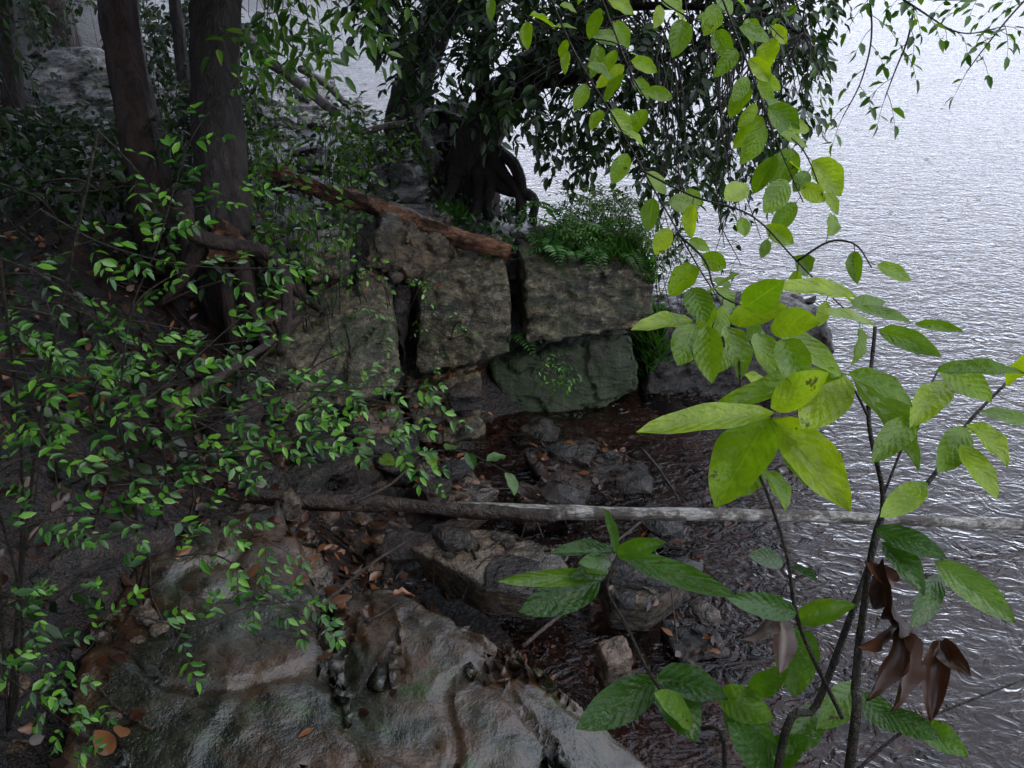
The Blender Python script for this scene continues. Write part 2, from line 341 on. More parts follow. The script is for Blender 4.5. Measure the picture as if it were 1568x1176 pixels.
rock('ribbed_rock',[PZ(425,760,.56),PZ(455,760,.52),PZ(515,880,.46),PZ(500,920,.44),PZ(470,900,.48)],Vector((-.05,0,-.25)),M_flat,amp=.025,freq=6,vox=.014)
rock('flat_rock',[PZ(622,835,.36),PZ(690,808,.36),PZ(760,808,.35),PZ(855,842,.31),PZ(872,868,.29),PZ(800,900,.29),PZ(735,895,.31)],Vector((.04,.05,-.2)),M_flat,amp=.008,freq=4,vox=.012,sm=1)
rock('flat_rock',[PZ(912,858,.2),PZ(1000,848,.2),PZ(1065,872,.16),PZ(1000,925,.15),PZ(940,918,.16)],Vector((0,.03,-.18)),M_flat,amp=.008,freq=5,vox=.012,sm=1)
rock('block_rock',[PZ(912,980,.22),PZ(955,970,.22),PZ(972,1008,.2),PZ(930,1022,.2)],Vector((0,.02,-.18)),M_flat,amp=.008,freq=8,vox=.01,sm=1)
rock('submerged_rock',[PZ(1010,945,.05),PZ(1085,940,.04),PZ(1120,1000,.01),PZ(1040,1015,.02)],Vector((0,0,-.12)),M_dark,amp=.01,freq=6,vox=.012)
rock('shore_rock',[PZ(700,700,.2),PZ(765,750,.16),PZ(700,785,.16),PZ(630,740,.22),PZ(650,700,.24)],Vector((0,.05,-.2)),M_flat,amp=.015,freq=5,vox=.014)
rock('shore_rock',[PZ(790,740,.1),PZ(870,735,.1),PZ(900,770,.08),PZ(800,790,.1)],Vector((0,.03,-.15)),M_dark,amp=.015,freq=6,vox=.014)
rock('shore_rock',[PZ(560,800,.3),PZ(620,790,.3),PZ(640,830,.28),PZ(590,850,.3)],Vector((0,.03,-.2)),M_dark,amp=.015,freq=6,vox=.014)
rock('shore_rock',[PZ(1000,790,.03),PZ(1060,800,.02),PZ(1050,840,.02),PZ(990,830,.03)],Vector((0,.03,-.15)),M_dark,amp=.015,freq=6,vox=.014)
rock('bed_slab',[PZ(800,690,.05),PZ(900,665,.02),PZ(1000,720,-.01),PZ(960,765,-.02),PZ(860,775,.0)],Vector((0,.05,-.15)),M_dark,amp=.012,freq=4,vox=.016)
rock('boulder',[P(35,85,7),P(150,75,7.2),P(205,120,7.2),P(195,225,6.8),P(70,215,6.7),P(50,150,6.8)],Vector((-.1,.9,-.2)),M_pale,vox=.035,amp=.07,freq=1.6)
rock('boulder',[P(150,160,6.2),P(230,170,6.2),P(240,260,6),P(140,260,5.9)],Vector((-.1,.7,-.1)),M_dark,vox=.035,amp=.06,freq=2)
rock('boulder',[P(-10,240,4.8),P(80,230,5),P(120,290,4.8),P(90,350,4.5),P(-20,330,4.4)],Vector((-.1,.5,-.2)),M_dark,vox=.03,amp=.05,freq=2.5)
rock('boulder',[P(565,260,5.4),P(610,243,5.5),P(655,270,5.4),P(650,320,5.2),P(570,315,5.2)],Vector((0,.4,0)),M_dark,vox=.025,amp=.03,freq=3)
rock('boulder',[P(380,160,8),P(430,145,8.2),P(425,205,7.8),P(385,200,7.8)],Vector((0,.5,0)),M_pale,vox=.035,amp=.04,freq=2.5)
rock('boulder',[P(448,130,9),P(500,125,9),P(500,185,8.6),P(455,190,8.6)],Vector((0,.5,0)),M_pale,vox=.035,amp=.05,freq=2.5)
rock('boulder',[P(450,230,6),P(490,220,6.1),P(500,262,5.9),P(460,262,5.9)],Vector((0,.3,-.1)),M_pale,vox=.025,amp=.03,freq=4)
rock('boulder',[P(520,215,7.2),P(600,210,7.4),P(600,262,7),P(520,268,6.9)],Vector((0,.5,-.1)),M_dark,vox=.035,amp=.05,freq=2.5)

BVH=BVHTree.FromPolygons(BV,BF)
def drop(x,y,z=6):
    h=BVH.ray_cast(Vector((x,y,z)),Vector((0,0,-1)))
    return (h[0],h[1]) if h[0] is not None else (Vector((x,y,0)),UP)
def rubble(name,n,fx,mat,s0,s1):
    V=[];F=[]
    bm=bmesh.new(); bmesh.ops.create_icosphere(bm,subdivisions=2,radius=1); bv=[v.co.copy() for v in bm.verts]; bf=[tuple(v.index for v in f.verts) for f in bm.faces]; bm.free()
    for i in range(n):
        x,y=fx(); p,nn=drop(x,y); s=U(s0,s1)*(.5 if R()<.5 else 1)
        sc=Vector((U(.7,1.4),U(.7,1.3),U(.35,.8))); off=rv(20); rz=U(0,6.3); k=len(V); c_,s_=math.cos(rz),math.sin(rz)
        for v in bv:
            m_=max(abs(v.x),abs(v.y),abs(v.z)); q=v.lerp(v/m_*.8,.6)
            q*=1+.35*noise.noise(q*1.3+off); q=Vector((q.x*sc.x,q.y*sc.y,q.z*sc.z))*s
            V.append(Vector((q.x*c_-q.y*s_,q.x*s_+q.y*c_,q.z))+p+Vector((0,0,s*.15)))
        F+= [tuple(k+a for a in f) for f in bf]
    return mesh(name,V,F,mat,None,False)
rubble('rubble',210,lambda:(U(-.45,1.2),U(2.2,3.7)),M_dark,.03,.1)
rubble('rubble',50,lambda:(U(-1.0,-.3),U(2.3,3.3)),M_flat,.03,.07)
rubble('rubble',60,lambda:(U(-1.15,-.3),U(2.7,3.3)),M_dark,.05,.12)
rubble('rubble',60,lambda:(U(.4,1.5),U(1.2,2.4)),M_flat,.03,.1)
rubble('rubble',110,lambda:(U(-2.4,.6),U(4.4,8.5)),M_dark,.05,.17)
rubble('rubble',30,lambda:(U(-1.5,-.9),U(1.2,2.2)),M_flat,.02,.05)
rubble('rubble',30,lambda:(U(-3.4,-2),U(8,13)),M_pale,.1,.3)

# ================= water =================
def water_mat():
    m,nt=newmat('lake_water'); g=N(nt,'ShaderNodeNewGeometry').outputs['Position']
    a=noiseT(nt,mapping(nt,g,(2.0,5.0,1),(0,0,.25)),1.6,3,.6,.9)
    b=noiseT(nt,mapping(nt,g,(6,9,1),(0,0,-.2)),1.5,2,.5,2.2)
    vo=N(nt,'ShaderNodeTexVoronoi'); vo.inputs['Scale'].default_value=2.4; nt.links.new(g,vo.inputs['Vector'])
    ring=N(nt,'ShaderNodeMath',operation='MULTIPLY'); nt.links.new(vo.outputs['Distance'],ring.inputs[0]); ring.inputs[1].default_value=70
    sn=N(nt,'ShaderNodeMath',operation='SINE'); nt.links.new(ring.outputs[0],sn.inputs[0])
    fd=ramp(nt,vo.outputs['Distance'],[(0,1),(.1,.8),(.19,0)])
    rr=N(nt,'ShaderNodeMath',operation='MULTIPLY'); nt.links.new(sn.outputs[0],rr.inputs[0]); nt.links.new(fd,rr.inputs[1])
    nrm=bump(nt,a,.7,.03); nrm=bump(nt,b,.8,.02,nrm); nrm=bump(nt,rr.outputs[0],.8,.01,nrm)
    fr=N(nt,'ShaderNodeFresnel'); fr.inputs['IOR'].default_value=1.34; nt.links.new(nrm,fr.inputs['Normal'])
    t=N(nt,'ShaderNodeBsdfTransparent'); t.inputs['Color'].default_value=(.62,.47,.4,1)
    gl=N(nt,'ShaderNodeBsdfGlossy'); gl.inputs['Roughness'].default_value=.03; gl.inputs['Color'].default_value=(1,1,1,1); nt.links.new(nrm,gl.inputs['Normal'])
    mx=N(nt,'ShaderNodeMixShader'); nt.links.new(fr.outputs[0],mx.inputs[0]); nt.links.new(t.outputs[0],mx.inputs[1]); nt.links.new(gl.outputs[0],mx.inputs[2])
    o=N(nt,'ShaderNodeOutputMaterial'); nt.links.new(mx.outputs[0],o.inputs['Surface']); return m
mesh('lake_water',[(-60,-30,0),(400,-30,0),(400,600,0),(-60,600,0)],[(0,1,2,3)],water_mat())

# ================= trees =================
def crown(e,trunkpts,cx,cy,z0,z1,rad,n,ls=.2,nb=9):
    tb=Tubes(); st=Leaves('flat'); top=trunkpts[-1]
    for i in range(nb):
        a=U(0,6.28); s=trunkpts[-2].lerp(top,R()) if i%2 else top
        q=Vector((cx+math.cos(a)*rad*.8,cy+math.sin(a)*rad*.8,U(z0,z1))); tb.add([s,s.lerp(q,.5)+Vector((0,0,.3)),q],.05,.012,7)
    for i in range(n):
        a=U(0,6.28); r=rad*math.sqrt(R())
        st.add((cx+math.cos(a)*r,cy+math.sin(a)*r,U(z0,z1)),rv(1),UP+rv(.6),ls*U(.7,1.3),ls*.6)
    tb.build('limbs',M_bark,e); st.build('crown_shade_foliage',L_can,e)
def tree(name,pts,r0,r1,mat,cr=None):
    e=empty(name); tb=Tubes(); tb.add(pts,r0,r1,22,.22,5,10)
    tb.build('trunk',mat,e)
    if cr: crown(e,[Vector(p) for p in pts],*cr)
    return e
def down(p,dz=.3): return Vector((p.x,p.y,p.z-dz))
a0=P(345,405,3.8)
tA=tree('tree',[down(a0,.35),a0,P(338,250,3.8),P(328,100,3.8),P(336,-60,3.8),P(345,-400,3.9),P(350,-700,4.2)],.12,.095,M_bark,(-1.4,3.2,2.9,4.6,2.0,2300))  # low crown above the view, added to darken the left slope
crown(tA,[P(345,-400,3.9),P(350,-700,4.2)],-1.2,1.5,2.95,4.3,1.4,1300)  # second unseen crown, added overhead to shade the foreground slab
tb=Tubes()
for i in range(9):
    an=i*.7; q=a0+Vector((math.cos(an)*.1,math.sin(an)*.1,.12)); e_=a0+Vector((math.cos(an)*U(.25,.5),math.sin(an)*U(.2,.4),-.1)); e_.z=drop(e_.x,e_.y)[0].z-.02
    tb.add([q,q.lerp(e_,.5)+Vector((0,0,-.02)),e_],.045,.012,8,.3,9)
tb.build('roots',M_bark2,tA)
b0=P(240,350,3.9)
tree('tree',[down(b0,.5),b0,P(215,200,3.9),P(190,80,3.9),P(178,-60,3.9),P(150,-500,4.1),P(140,-800,4.3)],.1,.075,M_bark2,(-2.6,5.4,2.9,4.8,2.3,1900))  # its crown too is out of view, kept low to shade the bank
tree('tree',[down(P(105,110,8.6),.6),P(105,110,8.6),P(82,20,8.6),P(70,-80,8.6),P(50,-400,8.6)],.2,.17,M_bark2,(-5,8.5,3,6,2.8,1800,.26))
tree('tree',[down(P(290,190,5.6),.8),P(290,190,5.6),P(275,60,5.6),P(262,-60,5.6),P(240,-400,5.6)],.045,.035,M_bark)
tree('tree',[down(P(30,330,4.6),.8),P(30,330,4.6),P(20,150,4.6),P(0,-60,4.6),P(-30,-400,4.6)],.06,.05,M_bark,(-3,2.6,3,4.8,2.2,2000))
tC=empty('leaning_tree'); tb=Tubes()
limbs=[]
limbs.append(tb.add([down(P(650,290,6.6),.3),P(640,250,6.6),P(618,190,6.6),P(640,110,6.6),P(668,40,6.5),P(705,-50,6.4),P(760,-250,6.2),P(800,-420,6)],.18,.08,20,.25,5,8))
limbs.append(tb.add([down(P(725,300,6.4),.3),P(725,270,6.4),P(742,195,6.3),P(795,130,6.1),P(860,75,5.8),P(940,10,5.6),P(1040,-60,5.5),P(1150,-110,5.4)],.2,.05,20,.3,5,8))
limbs.append(tb.add([P(800,130,6.1),P(880,120,5.7),P(980,100,5.4),P(1080,70,5.2),P(1180,70,5.1)],.05,.012,10,.2))
limbs.append(tb.add([P(860,75,5.8),P(900,-30,5.6),P(980,-120,5.3),P(1080,-200,5)],.06,.02,10,.2))
limbs.append(tb.add([P(742,195,6.3),P(740,100,6),P(760,10,5.7),P(800,-90,5.4)],.06,.02,10,.2))
limbs.append(tb.add([P(640,110,6.6),P(600,60,6.3),P(560,0,6),P(530,-60,5.8)],.05,.02,10,.2))
limbs.append(tb.add([P(940,10,5.6),P(1050,10,5.2),P(1160,20,4.9),P(1240,60,4.7)],.03,.008,8,.2))
for (u1,v1),(u2,v2),(u3,v3) in [((748,230),(768,262),(795,300)),((745,240),(765,285),(815,302)),((738,240),(750,280),(748,318)),((730,250),(735,290),(728,325)),((700,260),(690,290),(670,330)),((745,220),(785,250),(800,290)),((660,260),(640,290),(610,310))]:
    e_=P(u3,v3,6.1); tb.add([P(u1,v1,6.3),P(u2,v2,6.2),e_,down(e_,.2)],.06,.025,8,.3,8)
tb.build('trunk',M_bark,tC)
rock('root_mound',[P(600,190,6.9),P(700,150,6.9),P(750,180,6.8),P(745,285,6.5),P(680,300,6.4),P(610,290,6.4),P(590,240,6.6)],Vector((.0,.35,-.1)),M_bark,vox=.035,amp=.09,freq=3,parent=tC)
LV=Leaves(); tw=Tubes()
allp=[p for l in limbs for p in l]
def lowb(u):
    return np.interp(u,[540,600,700,780,860,950,1050,1150,1220,1290],[60,120,170,215,255,275,300,290,250,60])
cl=0
while cl<700:
    u=U(560,1280); v=U(-240,300)
    if v>lowb(u)-25: continue
    if u>1000 and v>lowb(u)-100 and R()<.35: continue
    if noise.noise(Vector((u*.011,v*.014,3)))<-.3: continue
    d=U(4.6,6.6); c=P(u,v,d)
    near=min(allp,key=lambda q:(q-c).length_squared)
    if (near-c).length>1.3: continue
    cl+=1
    if (near-c).length>.1: tw.add([near,near.lerp(c,.5)+Vector((0,0,.12)),c],.008,.003,4,n=3)
    for k in range(3):
        twig(LV,tw,c,(c-near).normalized()*.6+rv(.7)+Vector((.1,-.1,-.4)),U(.16,.3),.11,.052,.045,U(.5,1.1),.002,False,lr=.8)
LV.build('foliage',L_dark,tC); tw.build('twigs',M_bark,tC)
crown(tC,[limbs[0][-2],limbs[0][-1]],.2,5.6,3.0,4.8,2.2,1200)
vt=Tubes(); vl=Leaves()
for i in range(34):
    u=U(1000,1200); v=U(-20,120); d=U(3.8,5); a=P(u,v,d); b=P(u+U(-15,25),v+U(150,330),d)
    m1=a.lerp(b,.35)+rv(.08); m2=a.lerp(b,.7)+rv(.08)
    pts=vt.add([a,m1,m2,b],.005,.002,4)
    for j in range(4):
        q=random.choice(pts[8:]); twig(vl,vt,q,rv(.6)+Vector((0,0,-.6)),U(.1,.2),.07,.03,.035,.8,.0015,False,lr=.8)
vn=empty('hanging_vine'); vt.build('stems',M_bark,vn); vl.build('leaves',L_dark,vn)
br=empty('overhanging_branch'); st=Leaves(); tb=Tubes()
for ctrl in ([P(1320,-90,4),P(1335,40,4),P(1320,120,4),P(1290,180,4)],[P(1250,-90,4),P(1400,10,4),P(1470,50,4),P(1540,40,4)],[P(1640,-70,4),P(1560,10,4),P(1510,70,4),P(1480,110,4)],[P(1400,10,4),P(1390,60,4),P(1370,110,4),P(1355,150,4)],[P(1640,-60,4.2),P(1540,-10,4.2),P(1440,0,4.2),P(1370,-10,4.2)],[P(1250,-60,3.6),P(1230,40,3.6),P(1262,120,3.6)]):
    spray(st,tb,ctrl,.085,.036,.09,.26,.006,.04,1.0,.8,False)
st.build('leaves',L_mid,br); tb.build('stems',M_bark,br)

def bush(name,mat,n,fu,fv,fd,ll,lw,tl,step,droop=.8,root=None,tw_k=3,pair=False,keep=None,maxup=.35):
    e=empty(name); st=Leaves(); tb=Tubes()
    i=0; tries=0
    while i<n and tries<n*30:
        tries+=1
        u=U(*fu); v=U(*fv)
        if keep and not keep(u,v): continue
        c=P(u,v,U(*fd)); 
        if root is not None:
            if isinstance(root,Vector): r_=root
            else:
                g=drop(c.x+U(-.1,.1),c.y+U(-.1,.1))[0]
                if c.z-g.z>maxup: continue
                if c.z<g.z+.03: c.z=g.z+U(.03,.2)
                r_=g
            tb.add([r_,r_.lerp(c,.55)+rv(.03),c],.003,.0015,4,n=3)
        i+=1
        for k in range(tw_k): twig(st,tb,c,rv(1)+Vector((0,-.2,-.1)),tl*U(.6,1.2),ll,lw,step,droop,.0012,pair,FACE,lr=.6)
    st.build('leaves',mat,e); tb.build('stems',M_stem,e); return e
clear=lambda u,v: not(25<u<205 and 60<v<235)
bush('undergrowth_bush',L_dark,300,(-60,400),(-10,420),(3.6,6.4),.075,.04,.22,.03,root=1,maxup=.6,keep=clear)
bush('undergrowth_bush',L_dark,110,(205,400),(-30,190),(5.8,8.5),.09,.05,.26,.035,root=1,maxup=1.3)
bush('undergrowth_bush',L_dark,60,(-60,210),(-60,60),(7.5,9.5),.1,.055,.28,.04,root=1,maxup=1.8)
bush('understory_plant',L_mid,60,(375,560),(150,370),(3.4,5.5),.06,.03,.18,.03,root=1,maxup=.6)
bush('understory_plant',L_mid,60,(490,650),(150,260),(5.5,7),.08,.035,.2,.04,root=1,maxup=.6)
bush('hanging_branch',L_mid,50,(370,600),(-120,95),(3.0,3.8),.09,.035,.22,.04,1.3,root=P(420,-420,3.4),tw_k=2,keep=lambda u,v: v<100-abs(u-430)*.35)
bush('vine_on_bank',L_shrub,24,(400,650),(340,520),(3.3,4.2),.04,.02,.12,.022,root=1,tw_k=2,maxup=.3)
bush('shore_bush',L_mid,110,(860,1040),(280,420),(4.4,5.2),.035,.014,.16,.014,.6,root=1,tw_k=3,keep=lambda u,v: v>290+abs(u-930)*.4,maxup=.6)

fe=empty('fern_clump'); st=Leaves(); tb=Tubes()
def frond(b,d,L,w):
    pts=[b]; p=b.copy(); dd=d.normalized(); n=15
    for i in range(n):
        dd=(dd+Vector((0,0,-.11))).normalized(); p=p+dd*L/n; pts.append(p.copy())
    tb.add(pts,.002,.0008,4,smooth=False)
    for i in range(2,n+1):
        t=(pts[i]-pts[i-1]).normalized(); s=t.cross(UP).normalized(); f=i/n; l=w*math.sin(math.pi*min(1,f*.85+.12))+.006
        for sg in (-1,1): st.add(pts[i],s*sg+t*.4+rv(.12),FACE+rv(.3),l*U(.85,1.1),min(l*.28,L/n*.62))
for i in range(60):
    c=P(U(770,960),U(335,410),U(4.4,5.0)); g=drop(c.x,c.y)[0]
    frond(g+Vector((0,0,.01)),Vector((U(-1,1),U(-1,.3),U(.5,1.3))),U(.16,.36),.055)
st.build('fronds',L_fern,fe); tb.build('stalks',M_stem,fe)
gr=empty('grass_tuft'); st=Leaves(); 
for i in range(800):
    k=random.choice([(PY(1005,440,4.15),.06),(PY(930,402,4.3),.12),(PY(850,400,4.35),.1),(PY(690,300,5.6),.15),(PY(985,420,4.35),.1)])
    c=k[0]+rv(k[1]); g=drop(c.x,c.y)[0]
    st.add(g,Vector((U(-.7,.7),U(-.9,.3),U(.3,1))),Vector((0,-1,.3)),U(.05,.15),.006)
st.build('blades',L_fern,gr)
bush('ledge_seedling',L_shrub,14,(820,885),(545,590),(4.15,4.3),.035,.014,.06,.018,root=PY(850,560,3.85),tw_k=2)
bush('ledge_seedling',L_shrub,8,(640,720),(480,560),(3.95,4.05),.025,.012,.06,.02,root=PY(690,520,3.75),tw_k=2)

# ================= logs & sticks =================
def log(name,pts,r0,r1,mat,nz=.15,sides=16,nf=6): 
    t=Tubes(); t.add(pts,r0,r1,sides,nz,nf,12); return t.build(name,mat)
bp=[P(700,780,3.0),P(800,783,3.02),P(900,785,3.08),P(1080,788,3.15),P(1250,791,3.25),P(1420,798,3.35),P(1600,806,3.5)]
log('fallen_birch_trunk',bp,.028,.02,M_birch,.2)
log('dark_fallen_branch',[P(380,758,2.85),P(480,768,2.9),P(600,772,2.96),P(720,783,2.98),P(850,790,3.0)],.028,.023,M_stick,.35)
log('rotten_log',[P(420,262,4.9),P(500,296,4.8),P(560,310,4.7),P(610,335,4.6),P(690,362,4.45),P(780,386,4.38)],.048,.04,M_rot,.7,20,9)
log('fallen_pole',[P(375,50,6.2),P(400,85,6.1),P(455,125,5.9),P(512,172,5.7)],.04,.035,M_pole)
log('fallen_pole',[P(460,105,7),P(500,130,6.8),P(530,160,6.6)],.03,.025,M_pole)
log('fallen_pole',[P(555,203,5.6),P(590,193,5.6),P(622,188,5.6)],.022,.018,M_pole)
log('dark_fallen_branch',[P(60,905,1.75),P(120,862,1.8),P(190,838,1.9),P(255,826,2.0)],.035,.03,M_dark,.2)
log('root',[P(280,300,3.5),P(300,360,3.4),P(420,395,3.6),P(440,470,3.55),P(430,540,3.3)],.035,.02,M_bark2,.3)
log('root',[P(250,640,2.55),P(300,600,2.7),P(360,560,2.95),P(420,520,3.2)],.022,.012,M_stick,.3)
log('rotten_stump',[P(350,400,3.62),P(345,370,3.64),P(335,340,3.68)],.07,.03,M_rot,.9,20,12)
sk=Tubes()
for i in range(130):
    x,y=(U(-1.6,-.2),U(1.3,3.6)) if R()<.6 else (U(-.4,1.0),U(2.2,3.5))
    if -.8<x<.4 and y<2.05 and R()<.8: continue
    a=U(0,3.14); L_=U(.08,.4); pts=[]
    for k in (-1,-.3,.4,1):
        px,py=x+math.cos(a)*L_*k*.5+U(-.01,.01),y+math.sin(a)*L_*k*.5+U(-.01,.01); pts.append(drop(px,py)[0]+Vector((0,0,.008)))
    sk.add(pts,U(.002,.007),.002,5,n=4)
for pl in ([P(985,690,3.6),P(1010,720,3.5),P(1040,765,3.3)],[P(490,930,2.3),P(560,870,2.5),P(620,830,2.7)],[P(540,770,2.9),P(600,740,3.0),P(640,700,3.2)],[P(900,880,2.7),P(920,850,2.8),P(980,800,3.0)],[P(800,990,2.4),P(880,920,2.6),P(905,870,2.7)]):
    sk.add(pl,.007,.004,6)
sk.build('fallen_sticks',M_stick)
tg=Tubes()
for i in range(90):
    x=U(-2.2,-1.0); y=U(1.9,4.2); p=drop(x,y)[0]; q=[p]; d=Vector((U(-1,1),U(-.6,.6),U(0,.5))).normalized()
    for k in range(4): d=(d+rv(.4)+Vector((0,0,-.15))).normalized(); q.append(q[-1]+d*U(.08,.2))
    tg.add(q,U(.003,.008),.002,5,n=4)
tg.build('dead_twig_tangle',M_stick)

lit=Leaves('small')
for i in range(5000):
    r=R()
    if r<.42: x,y=U(-2.4,-.3),U(1.1,4.2)
    elif r<.8: x,y=U(-.5,1.1),U(2.0,3.8)
    elif r<.88: x,y=U(-.7,.2),U(1.9,2.6)
    else: x,y=U(-3,.4),U(4.2,8)
    if -.95<x<.4 and 1.0<y<2.05 and R()<.93: continue
    p,nn=drop(x,y)
    if p.z<-.02 and R()<.2: continue
    if .27<p.z and -.35<x<.2 and 2.1<y<2.5 and R()<.93: continue
    if y>3.0 and p.z>.3 and x>-1.2 and R()<.8: continue
    lit.add(p+Vector((0,0,.006)),Vector((U(-1,1),U(-1,1),U(-.1,.3))),nn+rv(.35),U(.025,.06),U(.015,.035),R()**2,U(-1.5,1.5))
lit.build('leaf_litter',L_brown)
fl=Leaves('big')
for u,v,d in [(500,820,2.6),(520,860,2.5),(530,900,2.4),(490,850,2.5),(560,880,2.5),(470,870,2.45),(525,825,2.65),(600,890,2.55),(130,930,1.75),(150,915,1.8),(110,960,1.7),(360,800,2.3),(850,935,2.6),(560,800,2.7),(510,840,2.6),(535,870,2.55)]:
    c=P(u,v,d); g,nn=drop(c.x,c.y); fl.add(g+Vector((0,0,.02)),Vector((U(-1,1),U(-1,1),.1)),nn+rv(.7),U(.05,.085),U(.03,.045),U(.5,1),U(-3,3))
fl.build('fallen_dead_leaves',L_brown)
gc=Leaves()
for i in range(6000):
    x,y=U(-3.2,-1.05),U(1.4,7.5)
    if y>4.5: x=U(-3.5,.2)
    if noise.noise(Vector((x*1.6,y*1.6,0)))<-.15: continue
    p,nn=drop(x,y); gc.add(p+Vector((0,0,U(.01,.12))),rv(1)+Vector((0,0,.2)),FACE+rv(.6),U(.03,.07),U(.02,.04))
gc.build('groundcover',L_dark)

# ================= left shrub =================
T=[[(0,395),(60,420),(130,470),(200,520),(300,530),(390,520)],[(60,320),(150,370),(250,400),(340,410),(430,410)],[(150,200),(200,250),(240,300),(280,320),(380,295)],[(180,640),(200,480),(240,380),(270,280),(300,200),(370,120)],[(-60,470),(20,500),(80,540),(150,560)],[(-40,560),(100,580),(200,600),(330,570),(430,570)],[(250,680),(350,640),(450,600),(560,610),(680,640)],[(270,690),(380,690),(500,660),(620,690),(660,730)],[(-20,720),(100,690),(220,730),(300,720)],[(-20,830),(100,790),(230,800),(330,790),(430,840)],[(-20,930),(60,960),(130,1000),(190,880)],[(-20,1050),(60,1030),(140,1080)],[(200,940),(300,960),(380,930),(470,920)],[(230,860),(330,850),(400,900),(490,960)],[(50,800),(60,650),(20,500)],[(-30,640),(60,620),(150,650),(240,640)],[(180,640),(240,600),(330,520),(400,460)],[(-30,540),(60,520),(160,560)],[(330,690),(430,650),(520,600),(640,590)],[(300,720),(420,700),(520,650),(600,650)],[(-30,1000),(40,1060),(130,1130)],[(-30,900),(50,920),(110,900)]]
sh=empty('leafy_shrub'); st=Leaves(); tb=Tubes()
for i,t in enumerate(T):
    d0=1.3+.06*(i%4); d1=1.5+.06*(i%3)
    if i in(6,7,18,19): d0,d1=1.6,1.75
    spray(st,tb,[P(u,v,d0+(d1-d0)*k/(len(t)-1)) for k,(u,v) in enumerate(t)],.03,.0135,.038,.09,.002,.016,.25,.6,True,FACE)
g0=drop(-1.15,1.35)[0]; g1=drop(-1.0,1.75)[0]
for t in T[:6:2]+T[8:12:2]: tb.add([g0,g0.lerp(P(*t[0],1.3),.6)+rv(.05),P(*t[0],1.33)],.004,.0025,5)
for t in (T[6],T[12],T[3]): tb.add([g1,g1.lerp(P(*t[0],1.5),.6)+rv(.04),P(*t[0],1.35+.0)],.004,.0025,5)
st.build('leaves',L_shrub,sh); tb.build('stems',M_stem,sh)
vv=empty('trailing_vine'); st=Leaves('big'); tb=Tubes()
pts=tb.add([P(500,690,2.3),P(600,700,2.3),P(700,690,2.3),P(790,730,2.3)],.003,.0015,5)
for i in range(3,len(pts)-1,2):
    t=(pts[i+1]-pts[i]).normalized(); s=t.cross(UP).normalized()*(1 if i%4==1 else -1)
    st.add(pts[i],t*U(.2,1)+s+rv(.3),FACE+rv(.5),U(.05,.08),U(.03,.045))
st.build('leaves',L_midf,vv); tb.build('stems',M_stem,vv)

# ================= hanging bright branches =================
hb=empty('hanging_branch'); st=Leaves('big'); tb=Tubes()
def Lp(pts,d0,d1): return [P(u,v,d0+(d1-d0)*i/(len(pts)-1)) for i,(u,v) in enumerate(pts)]
def leafy(ctrl,ll,lw,gap,r=.0025,dz=-.5,start=.1):
    pts=tb.add(ctrl,r,r*.5,6); n=len(pts); acc=0; sg=1
    for i in range(int(n*start),n-1):
        acc+=(pts[i+1]-pts[i]).length
        while acc>gap:
            acc-=gap; sg=-sg; t=(pts[i+1]-pts[i]).normalized(); s=t.cross(Vector((0,-.7,.7))).normalized()
            dd=t*U(.1,.7)+s*sg*U(.5,1)+Vector((0,U(-.3,.1),dz*U(.3,1.2)))
            b=pts[i].lerp(pts[i+1],R()); pe=b+dd.normalized()*.015
            tb.add([b,b.lerp(pe,.5),pe],.001,.0008,4,smooth=False)
            z=U(.6,1.2); st.add(pe,dd,Vector((U(-.6,.6),-.6,.8))+rv(.6),ll*z,lw*z*U(.85,1.2),None,U(.3,1.8))
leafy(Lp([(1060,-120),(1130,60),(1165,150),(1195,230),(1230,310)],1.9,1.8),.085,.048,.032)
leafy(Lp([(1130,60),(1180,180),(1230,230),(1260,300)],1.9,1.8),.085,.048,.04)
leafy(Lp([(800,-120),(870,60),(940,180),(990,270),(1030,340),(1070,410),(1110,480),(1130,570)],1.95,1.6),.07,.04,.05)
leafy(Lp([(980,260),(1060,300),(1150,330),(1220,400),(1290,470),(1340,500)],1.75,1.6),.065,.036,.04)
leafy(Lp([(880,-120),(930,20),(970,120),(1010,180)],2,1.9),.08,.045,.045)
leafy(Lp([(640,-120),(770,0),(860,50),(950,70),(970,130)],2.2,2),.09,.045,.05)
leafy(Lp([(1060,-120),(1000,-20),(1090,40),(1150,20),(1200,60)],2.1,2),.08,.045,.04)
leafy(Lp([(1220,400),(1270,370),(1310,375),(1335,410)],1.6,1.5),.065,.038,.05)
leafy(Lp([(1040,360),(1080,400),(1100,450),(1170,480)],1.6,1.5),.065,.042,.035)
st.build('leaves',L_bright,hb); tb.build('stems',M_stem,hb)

# ================= right sapling =================
sp=empty('sapling'); st=Leaves('big'); tb=Tubes()
gs=drop(.42,.72)[0]
tb.add([gs,P(1190,1180,1.2),P(1250,1080,1.2),P(1300,950,1.22),P(1335,850,1.25),P(1352,760,1.28),P(1330,640,1.32),P(1340,500,1.35)],.0065,.003,8)
tb.add([drop(.5,.7)[0],P(1300,1180,1.15),P(1310,1050,1.17),P(1320,950,1.2),P(1350,790,1.22),P(1420,740,1.25),P(1480,650,1.28),P(1568,560,1.3)],.008,.002,8)
tb.add([P(1290,1100,1.2),P(1225,960,1.2),P(1205,850,1.2),P(1180,770,1.2),P(1150,690,1.2),P(1135,600,1.2),P(1130,510,1.3)],.0032,.0015,6)
tb.add([P(1300,1190,1.15),P(1400,1110,1.17),P(1568,1040,1.2)],.003,.0015,6)
tb.add([P(1352,760,1.28),P(1400,640,1.3),P(1440,560,1.35)],.0022,.0015,6)
tb.add([P(1330,640,1.32),P(1310,600,1.3),P(1292,572,1.28)],.0022,.0015,6)
